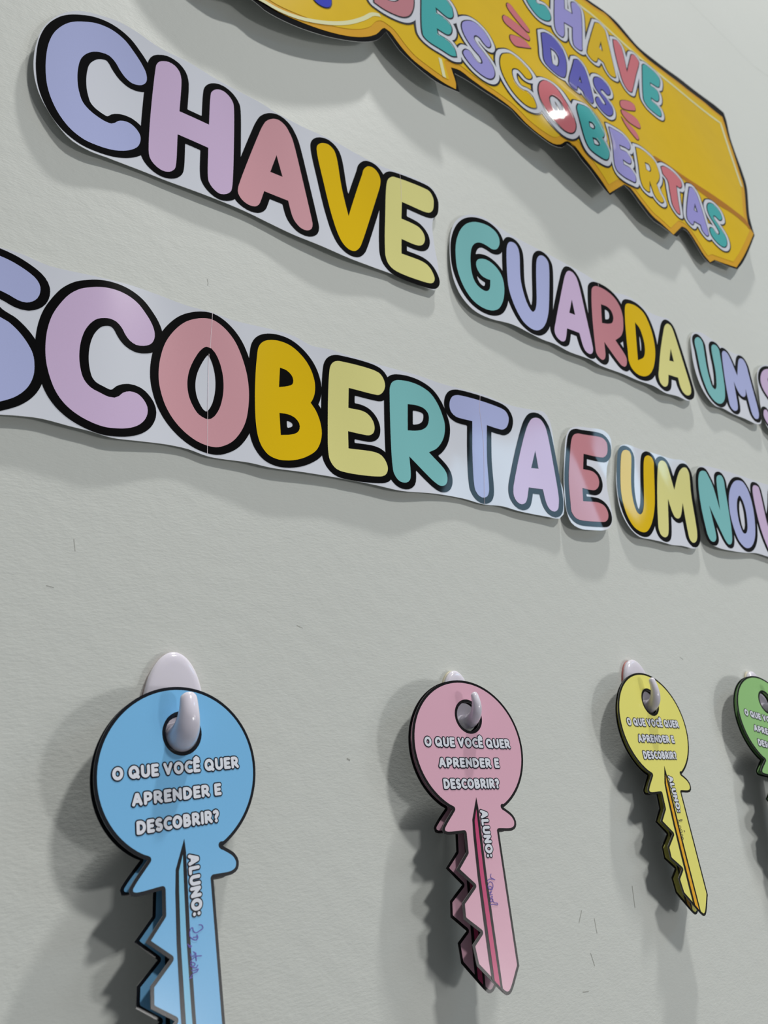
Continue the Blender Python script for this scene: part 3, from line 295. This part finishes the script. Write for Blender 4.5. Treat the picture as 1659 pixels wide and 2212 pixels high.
HOOKS = [
  ('wide white plastic hook behind the blue key, largest in view', 0.165, 0.086, 0.0205, 0.0335, 0.1, 'pad_red', 0, [(0.0, -0.006, -0.026, 0.0126, 0.01159), (-0.00016, -0.01506, -0.02666, 0.01156, 0.01047), (-0.00029, -0.02274, -0.02612, 0.01052, 0.00938), (-0.00038, -0.02893, -0.02431, 0.00947, 0.00832), (-0.00044, -0.03351, -0.02117, 0.00843, 0.00729), (-0.00048, -0.03637, -0.01664, 0.00739, 0.00629), (-0.00049, -0.03742, -0.01066, 0.00635, 0.00531), (-0.0005, -0.03654, -0.00315, 0.0053, 0.00437), (-0.0005, -0.036162, -0.0016450000000000002, 0.00315, 0.0028350000000000003), (-0.0005, -0.036, -0.001, 0.0005, 0.0005)], 0.98),
  ('small white plastic hook behind the pink key', 0.4165, 0.083, 0.0155, 0.0265, 0.15, 'pad_beige', 0, [(0.0, -0.006, -0.019, 0.0078, 0.00718), (-0.00263, -0.01506, -0.01967, 0.00715, 0.00648), (-0.00461, -0.02274, -0.01921, 0.00651, 0.00581), (-0.00605, -0.02893, -0.01763, 0.00586, 0.00515), (-0.00701, -0.03351, -0.01492, 0.00522, 0.00451), (-0.0076, -0.03637, -0.01111, 0.00457, 0.00389), (-0.0079, -0.03742, -0.0062, 0.00393, 0.00329), (-0.008, -0.03654, -0.0002, 0.00328, 0.0027), (-0.008, -0.036162, 0.00099, 0.00195, 0.001755), (-0.008, -0.036, 0.0015, 0.0005, 0.0005)], 1.02),
  ('wide white plastic hook with reddish tape behind the yellow key', 0.668, 0.09, 0.021, 0.0345, 0.08, 'pad_red', 0, [(0.0, -0.006, -0.016, 0.00864, 0.00795), (-0.00263, -0.01288, -0.01666, 0.00793, 0.00718), (-0.00461, -0.01876, -0.0161, 0.00721, 0.00644), (-0.00605, -0.02354, -0.01424, 0.0065, 0.00571), (-0.00701, -0.0271, -0.011, 0.00578, 0.005), (-0.0076, -0.02934, -0.00631, 0.00507, 0.00431), (-0.0079, -0.03015, -9e-05, 0.00435, 0.00364), (-0.008, -0.02944, 0.00774, 0.00364, 0.003), (-0.008, -0.029132, 0.009322, 0.00216, 0.001944), (-0.008, -0.029, 0.01, 0.0005, 0.0005)], 1.0),
  ('small white plastic hook behind the green key', 0.896, 0.089, 0.0155, 0.0255, 0.15, 'pad_beige', 0, [(0.0, -0.006, -0.021, 0.00816, 0.00751), (-0.00394, -0.01444, -0.02166, 0.00749, 0.00678), (-0.00692, -0.02161, -0.02115, 0.00681, 0.00608), (-0.00907, -0.02739, -0.01941, 0.00614, 0.00539), (-0.01052, -0.03167, -0.01642, 0.00546, 0.00472), (-0.0114, -0.03436, -0.01213, 0.00479, 0.00407), (-0.01185, -0.03535, -0.0065, 0.00411, 0.00344), (-0.012, -0.03451, 0.0005, 0.00344, 0.00283), (-0.012, -0.034153, 0.0019, 0.0020399999999999997, 0.001836), (-0.012, -0.034, 0.0025, 0.0005, 0.0005)], 1.02),
]

# ------------------------------------------------------------------ the wall
def box(name, lo, hi, m, parent=None, **props):
    v = [(x, y, z) for x in (lo[0], hi[0]) for y in (lo[1], hi[1]) for z in (lo[2], hi[2])]
    f = [(0, 1, 3, 2), (4, 6, 7, 5), (0, 4, 5, 1), (2, 3, 7, 6), (0, 2, 6, 4), (1, 5, 7, 3)]
    me = bpy.data.meshes.new(name); me.from_pydata(v, [], f); me.materials.append(m); me.update()
    return link(name, me, parent, **props)
wm = mat('painted_plaster', (188, 191, 187), .62, .35)
nt = wm.node_tree; bs = nt.nodes['Principled BSDF']; tc = nt.nodes.new('ShaderNodeTexCoord')
def noise(scale, detail, rough=.5, vec=None):
    n = nt.nodes.new('ShaderNodeTexNoise'); n.inputs['Scale'].default_value = scale; n.inputs['Detail'].default_value = detail; n.inputs['Roughness'].default_value = rough
    nt.links.new(vec or tc.outputs['Object'], n.inputs['Vector']); return n
n1 = noise(420, 3, .6); n2 = noise(60, 2); n3 = noise(2.2, 3)
mp = nt.nodes.new('ShaderNodeMapping'); mp.inputs['Scale'].default_value = (.55, 1, 1.25); nt.links.new(tc.outputs['Object'], mp.inputs['Vector'])
nt.links.new(mp.outputs['Vector'], n1.inputs['Vector'])
b1 = nt.nodes.new('ShaderNodeBump'); b1.inputs['Strength'].default_value = .28; b1.inputs['Distance'].default_value = .0007
b2 = nt.nodes.new('ShaderNodeBump'); b2.inputs['Strength'].default_value = .30; b2.inputs['Distance'].default_value = .0012
nt.links.new(n1.outputs['Fac'], b1.inputs['Height']); nt.links.new(n2.outputs['Fac'], b2.inputs['Height'])
nt.links.new(b2.outputs['Normal'], b1.inputs['Normal']); nt.links.new(b1.outputs['Normal'], bs.inputs['Normal'])
# scuffs: sparse darker specks and smears
n4 = noise(38, 4, .7); cr = nt.nodes.new('ShaderNodeValToRGB'); cr.color_ramp.elements[0].position = .70; cr.color_ramp.elements[1].position = .80
cr.color_ramp.elements[0].color = (0, 0, 0, 1); cr.color_ramp.elements[1].color = (.35, .35, .35, 1); nt.links.new(n4.outputs['Fac'], cr.inputs['Fac'])
mx = nt.nodes.new('ShaderNodeMix'); mx.data_type = 'RGBA'
wc = albedo((188, 191, 187)); mx.inputs['A'].default_value = tuple(v*.96 for v in wc[:3])+(1,); mx.inputs['B'].default_value = tuple(v*1.04 for v in wc[:3])+(1,)
nt.links.new(n3.outputs['Fac'], mx.inputs['Factor'])
m2 = nt.nodes.new('ShaderNodeMix'); m2.data_type = 'RGBA'; m2.inputs['B'].default_value = tuple(v*.55 for v in wc[:3])+(1,)
nt.links.new(mx.outputs['Result'], m2.inputs['A']); nt.links.new(cr.outputs['Color'], m2.inputs['Factor']); nt.links.new(m2.outputs['Result'], bs.inputs['Base Color'])
wall = box('wall_back', (-3.0, 0, -1.6), (8.0, .12, 5.0), wm, kind='structure')
M['crack'] = mat('crack_shadow_line', (152, 153, 148), .9, .1)
for s, w in CRACKS:
    L = smooth(parse(s), 3, False)
    rng = random.Random(len(L)); w *= .7; L = L+np.array([(rng.uniform(-.5, .5), rng.uniform(-.5, .5)) for _ in L])
    link('wall_crack', sheet('wall_crack', [ribbon(L, w)], [M['crack']], flat, .0001), wall)

# ------------------------------------------------------------------ the big letters on their paper strips
WORD = {
 'CHAVE': ('white paper strip reading CHAVE in outlined pastel bubble letters, upper row', 7.8),
 'GUARDA': ('white paper strip reading GUARDA in outlined pastel bubble letters, upper row', 7.6),
 'UM1': ('white paper strip reading UM with teal U and lilac M, upper row', 6.4),
 'S': ('end of the upper row, paper strip starting with orchid S cut by the frame', 6.2),
 'SCOBERTA': ('long white paper strip reading SCOBERTA in outlined bubble letters, lower row', 6.9),
 'E': ('small white paper piece with a single rose letter E, lower row', 6.6),
 'UM2': ('white paper strip reading UM with gold U and cream M, lower row', 6.2),
 'NOV': ('white paper strip reading NOV, teal orchid and lilac letters, lower row right end', 5.6)}
LETTER_LABEL = {'lilac': 'lilac', 'orchid': 'orchid', 'pink': 'pink', 'gold': 'golden yellow', 'cream': 'pale yellow', 'teal': 'teal', 'rose': 'rose'}
def word(key, letters, outline, seams):
    L = smooth(parse(outline), 5); c = L.mean(0)/1000
    org = (c[0], -.006, L[:, 1].min()/1000)
    lab, b = WORD[key]
    t = empty('word_strip', org, label=lab, category='paper letters', group='bubble letter word strips')
    link('paper', sheet('paper', [L], [M['paper'], M['edge']], row_depth, 0, .0004, 6, org), t)
    for i, (ch, colr, out, holes) in enumerate(letters):
        loops = [smooth(parse(out), 2.2)]+[smooth(parse(h), 2.2) for h in holes]
        F = Field(loops, pad=b+3, h=1.1)
        lt = link('letter', sheet('letter_outline', F.contour(b), [M['black']], row_depth, .00020+.00006*(i % 2), 0, 6, org), t,
                  label='%s letter %s with thick black outline' % (LETTER_LABEL[colr], ch))
        link('letter_fill', sheet('letter_fill', loops, [M[colr]], row_depth, .00042+.00006*(i % 2), 0, 6, org), lt)
    for s, w in seams:
        link('paper_seam', sheet('paper_seam', [ribbon(smooth(parse(s), 8, False), w*.6)], [M['seam']], row_depth, .00056, 0, None, org), t)
for w in WORDS: word(*w)

# ------------------------------------------------------------------ the yellow sign
so = (.9, -.02, .87)
sign = empty('key_sign', so, label='large glossy yellow key-shaped sign with CHAVE DAS DESCOBERTAS lettering', category='sign')
G = 8
outer = smooth(parse(SIGN_OUT), 6); yel = smooth(parse(SIGN_YEL), 6)
link('sign_board', sheet('sign_board', [outer], [M['black'], M['edge']], sign_depth, 0, .0005, G, so), sign, label='black bordered backing sheet')
link('border_face', sheet('border_face', [yel], [M['ochre']], sign_depth, .00035, 0, G, so), sign, label='ochre bevelled border')
Fy = Field([yel], pad=4, h=3.2)
link('yellow_face', sheet('yellow_face', Fy.contour(-12), [M['yellow']], sign_depth, .0007, 0, G, so), sign)
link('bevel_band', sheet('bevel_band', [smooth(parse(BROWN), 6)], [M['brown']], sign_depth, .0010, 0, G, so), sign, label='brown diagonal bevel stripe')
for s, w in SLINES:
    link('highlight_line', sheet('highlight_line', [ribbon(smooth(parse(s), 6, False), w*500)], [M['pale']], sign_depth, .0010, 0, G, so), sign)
polys = []
for ch, colr, out, holes in SLETTERS:
    polys.append((ch, colr, [smooth(parse(out), 1.6)]+[smooth(parse(h), 1.6) for h in holes]))
# letter groups: the white halo and its thin black line run around each line of words
def halo(idx, b1, b2, b3):
    """union of the letters of a row, as a field"""
    loops = [polys[i][2] for i in idx]
    fs = None; allp = np.vstack([l for q in loops for l in q]); h = 1.0
    lo = allp.min(0)-16; hi = allp.max(0)+16
    F = Field.__new__(Field); F.xs = np.arange(lo[0], hi[0], h); F.ys = np.arange(lo[1], hi[1], h)
    F.f = np.full((len(F.xs), len(F.ys)), 50.)
    for q in loops:
        p = np.vstack(q); a = p.min(0)-15; b = p.max(0)+15
        i0, i1 = np.searchsorted(F.xs, (a[0], b[0])); j0, j1 = np.searchsorted(F.ys, (a[1], b[1]))
        X, Y = np.meshgrid(F.xs[i0:i1], F.ys[j0:j1], indexing='ij'); Q = np.stack([X.ravel(), Y.ravel()], 1)
        segs = [(*u, *v) for L in q for u, v in zip(L, np.roll(L, -1, 0))]
        d = segdist(segs, Q); d = np.where(inside(q, Q), -d, d).reshape(X.shape)
        F.f[i0:i1, j0:j1] = np.minimum(F.f[i0:i1, j0:j1], d)
    F.f += 1e-7
    par = link('text_halo', sheet('text_halo', F.contour(b3), [M['navy']], sign_depth, .0012, 0, G, so), sign, label='thin black line around a line of words')
    link('halo_white', sheet('halo_white', F.contour(b2), [M['paper']], sign_depth, .0015, 0, G, so), par, label='white halo around the words')
halo(range(0, 11), 1.4, SH[1], SH[2]); halo(range(11, 16), 1.4, SH[1], SH[2]); halo(range(16, 19), 1.4, SH[1]*.9, SH[2]*.9)
for ch, colr, loops in polys:
    F = Field(loops, pad=4, h=.8)
    lt = link('letter', sheet('letter_outline', F.contour(SH[0]), [M['navy']], sign_depth, .0018, 0, G, so), sign, label='%s printed letter %s' % (colr, ch))
    link('letter_fill', sheet('letter_fill', loops, [M[colr]], sign_depth, .0021, 0, G, so), lt)
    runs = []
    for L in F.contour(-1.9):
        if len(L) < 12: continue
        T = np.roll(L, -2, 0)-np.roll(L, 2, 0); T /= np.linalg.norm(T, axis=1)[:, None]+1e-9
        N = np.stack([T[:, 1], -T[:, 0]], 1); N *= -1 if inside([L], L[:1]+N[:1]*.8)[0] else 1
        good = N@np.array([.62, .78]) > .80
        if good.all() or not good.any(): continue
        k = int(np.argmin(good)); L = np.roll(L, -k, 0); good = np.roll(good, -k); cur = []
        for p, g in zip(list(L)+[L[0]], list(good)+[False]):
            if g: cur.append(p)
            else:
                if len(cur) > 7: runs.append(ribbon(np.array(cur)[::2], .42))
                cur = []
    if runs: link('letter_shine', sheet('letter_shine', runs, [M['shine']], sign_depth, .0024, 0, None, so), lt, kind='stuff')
for colr, out in SMARKS:
    loops = [smooth(parse(out), 1.6)]; F = Field(loops, pad=4, h=.8)
    a = link('accent_drop', sheet('accent_outline', F.contour(1.6), [M['navy']], sign_depth, .0012, 0, G, so), sign, label='%s accent drop' % colr)
    link('drop_fill', sheet('drop_fill', loops, [M[colr]], sign_depth, .0015, 0, G, so), a)

# ------------------------------------------------------------------ key cards
def arc(cx, cy, rx, ry, a0, a1, n):
    return np.array([(cx+rx*math.cos(math.radians(a0+(a1-a0)*i/n)), cy+ry*math.sin(math.radians(a0+(a1-a0)*i/n))) for i in range(n+1)])
HX, HY = -3.4, -23.5
aR = -math.degrees(math.acos(25.6/56.5)); aL = 180+math.degrees(math.acos(25.2/56.5))
head = arc(HX, HY, 56.5, 53.8, aR, aL, 72)
body_pts = parse("-28.4,-71.4* -38.5,-82 -40.7,-85.5 -39.6,-88.5 -36.5,-89.3 -20.3,-88.8* -20.8,-102.1* -32,-113.3* -17.6,-124.9* -30.2,-135* -30.6,-145.5* -16.8,-155* -25.7,-162* -24,-174.8* -3.6,-193.4 -1,-195 3,-194.3 14.5,-179* 14,-88.5* 28,-88.5 32,-86.3 33.2,-82 31,-77.3 21.4,-70.6*")
bp_ = smooth(body_pts, 2, False)
card = np.vstack([head[:-1], bp_])
hole = arc(-.8, 0, 11.8, 11.8, 0, 360, 40)[:-1]; ring = arc(-.8, 0, 14.2, 14.2, 0, 360, 40)[:-1]
FC = Field([card], pad=3, h=1.0)
face = FC.contour(-2.1)
gro = np.array([(-4.2,-63.2),(-3.6,-71),(-3.9,-91.7),(-4.4,-118.6),(-4.2,-148.4),(-3.9,-173),(-3.7,-192.8),(-12.6,-183.9),(-13,-172),(-13.2,-147.7),(-13.2,-118.2),(-12.2,-91.5),(-11.1,-79.4)])
gri = np.array([(-5.9,-72),(-6.2,-80.5),(-6.5,-91.6),(-7,-118.5),(-6.7,-148.3),(-6.3,-172.8),(-5.9,-189.4),(-10.2,-185.2),(-10.3,-172.4),(-10.5,-148),(-10.7,-118.4),(-9.8,-91.5),(-9.1,-80.5)])
# stroke font: name -> (width, strokes); cap height 1
def el(cx, cy, rx, ry, a0, a1, n=14): return [tuple(p) for p in arc(cx, cy, rx, ry, a0, a1, n)]
t_ = .13
GL = {
 'O': (.80, [el(.40, .5, .27, .37, 0, 360, 22)]),
 'Q': (.84, [el(.40, .5, .27, .37, 0, 360, 22), [(.46, .30), (.70, .10)]]),
 'U': (.70, [[(.13, .87), (.13, .40)]+el(.35, .38, .22, .25, 180, 360)+[(.57, .87)]]),
 'E': (.58, [[(.47, .87), (.13, .87), (.13, .13), (.47, .13)], [(.13, .5), (.42, .5)]]),
 'V': (.74, [[(.13, .87), (.36, .15), (.61, .87)]]),
 'C': (.64, [el(.42, .5, .29, .37, 62, 298)]),
 'R': (.68, [[(.13, .13), (.13, .87), (.32, .87)]+el(.32, .66, .19, .21, 90, -90, 8)+[(.16, .45)], [(.30, .44), (.55, .13)]]),
 'A': (.76, [[(.13, .13), (.34, .86), (.42, .86), (.63, .13)], [(.24, .36), (.52, .36)]]),
 'P': (.64, [[(.13, .13), (.13, .87), (.32, .87)]+el(.32, .64, .19, .23, 90, -90, 8)+[(.16, .41)]]),
 'N': (.72, [[(.13, .13), (.13, .86), (.59, .16), (.59, .87)]]),
 'D': (.72, [[(.13, .13), (.13, .87), (.28, .87)]+el(.28, .5, .31, .37, 90, -90, 14)+[(.13, .13)]]),
 'S': (.58, [el(.30, .68, .17, .19, 50, 270, 10)+el(.29, .32, .17, .19, 90, -140, 10)]),
 'B': (.66, [[(.13, .13), (.13, .87), (.30, .87)]+el(.30, .69, .17, .18, 90, -90, 8)+el(.32, .32, .20, .19, 90, -90, 8)+[(.13, .13)], [(.16, .51), (.30, .51)]]),
 'I': (.27, [[(.13, .13), (.13, .87)]]),
 '?': (.50, [[(.12, .82)]+el(.22, .68, .17, .19, 80, -75, 8)+[(.24, .40)], [(.24, .13), (.25, .13)]]),
 'L': (.54, [[(.13, .87), (.13, .13), (.44, .13)]]),
 ':': (.27, [[(.13, .24), (.131, .24)], [(.13, .66), (.131, .66)]]),
 ' ': (.24, []),
 'Ê': (.58, [[(.47, .87), (.13, .87), (.13, .13), (.47, .13)], [(.13, .5), (.42, .5)], [(.16, 1.08), (.30, 1.20), (.44, 1.08)]])}
def line(txt, x0, x1, y0, h):
    """strokes of one line of capitals from x0 to x1, mm"""
    adv = sum(GL[c][0]+.045 for c in txt); k = (x1-x0)/(adv*h); x = 0; out = []
    for c in txt:
        for s in GL[c][1]: out.append(np.array([(x0+(x+px)*h*k, y0+py*h) for px, py in s]))
        x += GL[c][0]+.045
    return out
txt = line('O QUE VOCÊ QUER', -48.9, 40.2, -25.2, 7.6)+line('APRENDER E', -37.3, 25.0, -40.9, 7.4)+line('DESCOBRIR?', -35.0, 21.6, -56.9, 7.6)
rot = lambda a: np.stack([a[:, 1]-2.6, -a[:, 0]-72.0], 1)
txt2 = [rot(a) for a in line('ALUNO:', .6, 35.0, 0, 7.4)]
def strokefield(ss, pad, h): return Field(strokes=ss, pad=pad, h=h)
# the three lines and ALUNO are far apart: one field each, meshes joined by simple listing of loops
def textloops(groups, r, b):
    fill = []; outl = []
    for g in groups:
        F = strokefield(g, 3, .24); fill += F.contour(r); outl += F.contour(r+b)
    return fill, outl
n1_, n2_ = len(line('O QUE VOCÊ QUER', 0, 1, 0, 1)), len(line('APRENDER E', 0, 1, 0, 1))
fillL, outL = textloops([txt[:n1_], txt[n1_:n1_+n2_], txt[n1_+n2_:], txt2], 1.0, .75)
def kmesh(name, loops, mats, lift, thick=0.):
    me = sheet(name, loops, mats, flat, lift, thick); return me
def face_loops(): return [L for L in face]+[ring]
KM = {'text': kmesh('printed_text', outL, [M['navy']], .00036), 'white': kmesh('text_fill', fillL, [M['paper']], .00048)}
def key_meshes(c):
    if c not in KM:
        KM[c] = (kmesh('card_body', [card, hole], [M['line_'+c], M['cardedge']], 0, .0005),
                 kmesh('colour_face', face_loops(), [M['key_'+c]], .00012),
                 kmesh('groove_outline', [gro], [M['line_'+c]], .00024),
                 kmesh('groove_strip', [gri], [M['groove_'+c]], .00036))
    return KM[c]
def key(c, X, label, front, pen=None, penmat=None):
    x, z, th, d0, k, tw = X
    U = Vector((math.cos(th), -tw, math.sin(th))).normalized()
    V = Vector((-math.sin(th), k, math.cos(th))); V = (V-U*U.dot(V)).normalized(); N = U.cross(V)   # points into the wall
    t = empty('key_card', (0, 0, 0), label=label, category='paper key', group='paper keys hanging on the hooks')
    t.matrix_world = Matrix(((U.x, -N.x, V.x, x*.5), (U.y, -N.y, V.y, -d0*.5), (U.z, -N.z, V.z, z*.5), (0, 0, 0, 1)))
    a, b, g, s = key_meshes(c)
    link('card_body', a, t, label='black edged card'); link('colour_face', b, t, label=c+' printed face')
    go = link('groove', g, t, label='black lined groove of the key blade'); link('groove_strip', s, go)
    if front:
        p = link('printed_text', KM['text'], t, label='white outlined words on the key'); link('text_fill', KM['white'], p)
        if pen:
            loops = []
            ss = [smooth([(px, py, False) for px, py in st], .5, False) if len(st) > 2 else np.array(st, float) for st in pen]
            F = strokefield(ss, 1.5, .16)
            link('handwriting', kmesh('handwriting', F.contour(.24), [M[penmat]], .0005), t, label='name written in pen')
    return t
for args in KEYS: key(*args)

# ------------------------------------------------------------------ hooks
def lathe_plate(name, cx, cz, w, h, y0, th, egg, mats):
    """rounded egg-shaped plate against the wall, domed front"""
    n = 48; rings = [(1.0, 0), (1.0, th*.55), (.97, th*.8), (.90, th*.95), (.75, th), (.4, th*1.02)]
    v = []; f = []
    for s, y in rings:
        for i in range(n):
            a = 2*math.pi*i/n; zz = math.sin(a); ww = w*(1-egg*zz)
            v.append((cx+s*ww*math.cos(a), -(y0+y), cz+s*h*zz))
    for r in range(len(rings)-1):
        for i in range(n):
            j = (i+1) % n; f.append((r*n+i, r*n+j, (r+1)*n+j, (r+1)*n+i))
    f.append(tuple((len(rings)-1)*n+i for i in range(n))); f.append(tuple(reversed(range(n))))
    me = bpy.data.meshes.new(name); me.from_pydata(v, [], f); me.materials.append(mats)
    me.polygons.foreach_set('use_smooth', [True]*len(f)); me.update(); return me
def tube(name, pts, m):
    """pts: (x,y,z,rx,rz) tapered rounded bar"""
    P = np.array(pts, float); n = 20
    # resample
    k = 8; Q = []
    for i in range(len(P)-1):
        p0 = P[max(i-1, 0)]; p1 = P[i]; p2 = P[i+1]; p3 = P[min(i+2, len(P)-1)]
        for j in range(k):
            t = j/k; Q.append(.5*((2*p1)+(-p0+p2)*t+(2*p0-5*p1+4*p2-p3)*t*t+(-p0+3*p1-3*p2+p3)*t**3))
    Q.append(P[-1]); Q = np.array(Q)
    v = []; f = []
    for i, q in enumerate(Q):
        d = Q[min(i+1, len(Q)-1)][:3]-Q[max(i-1, 0)][:3]; d = Vector(d).normalized()
        a = Vector((1, 0, 0)); a = (a-d*a.dot(d)).normalized(); b = d.cross(a)
        for j in range(n):
            t = 2*math.pi*j/n; p = Vector(q[:3])+a*math.cos(t)*q[3]+b*math.sin(t)*q[4]; v.append(tuple(p))
    m_ = len(Q)
    for i in range(m_-1):
        for j in range(n):
            l = (j+1) % n; f.append((i*n+j, i*n+l, (i+1)*n+l, (i+1)*n+j))
    for s, c in ((0, Q[0]), (m_-1, Q[-1])):
        v.append(tuple(c[:3])); ci = len(v)-1
        for j in range(n):
            l = (j+1) % n; f.append((s*n+l, s*n+j, ci) if s == 0 else (s*n+j, s*n+l, ci))
    me = bpy.data.meshes.new(name); me.from_pydata(v, [], f); me.materials.append(m)
    me.polygons.foreach_set('use_smooth', [True]*len(f)); me.update(); return me
def hook(label, px, pz, w, h, egg, pad, tipdx, prong, padw):
    t = empty('wall_hook', (px, 0, pz), label=label, category='hook', group='adhesive hooks on the wall')
    link('adhesive_pad', lathe_plate('adhesive_pad', 0, 0, w*padw, h*padw, .0001, .0026, egg, M[pad]), t, label='thin tape pad behind the plate')
    link('plate', lathe_plate('plate', 0, 0, w, h, .0027, .0055, egg, M['plastic']), t)
    link('prong', tube('prong', prong, M['plastic']), t)
    return t
for args in HOOKS: hook(*args)
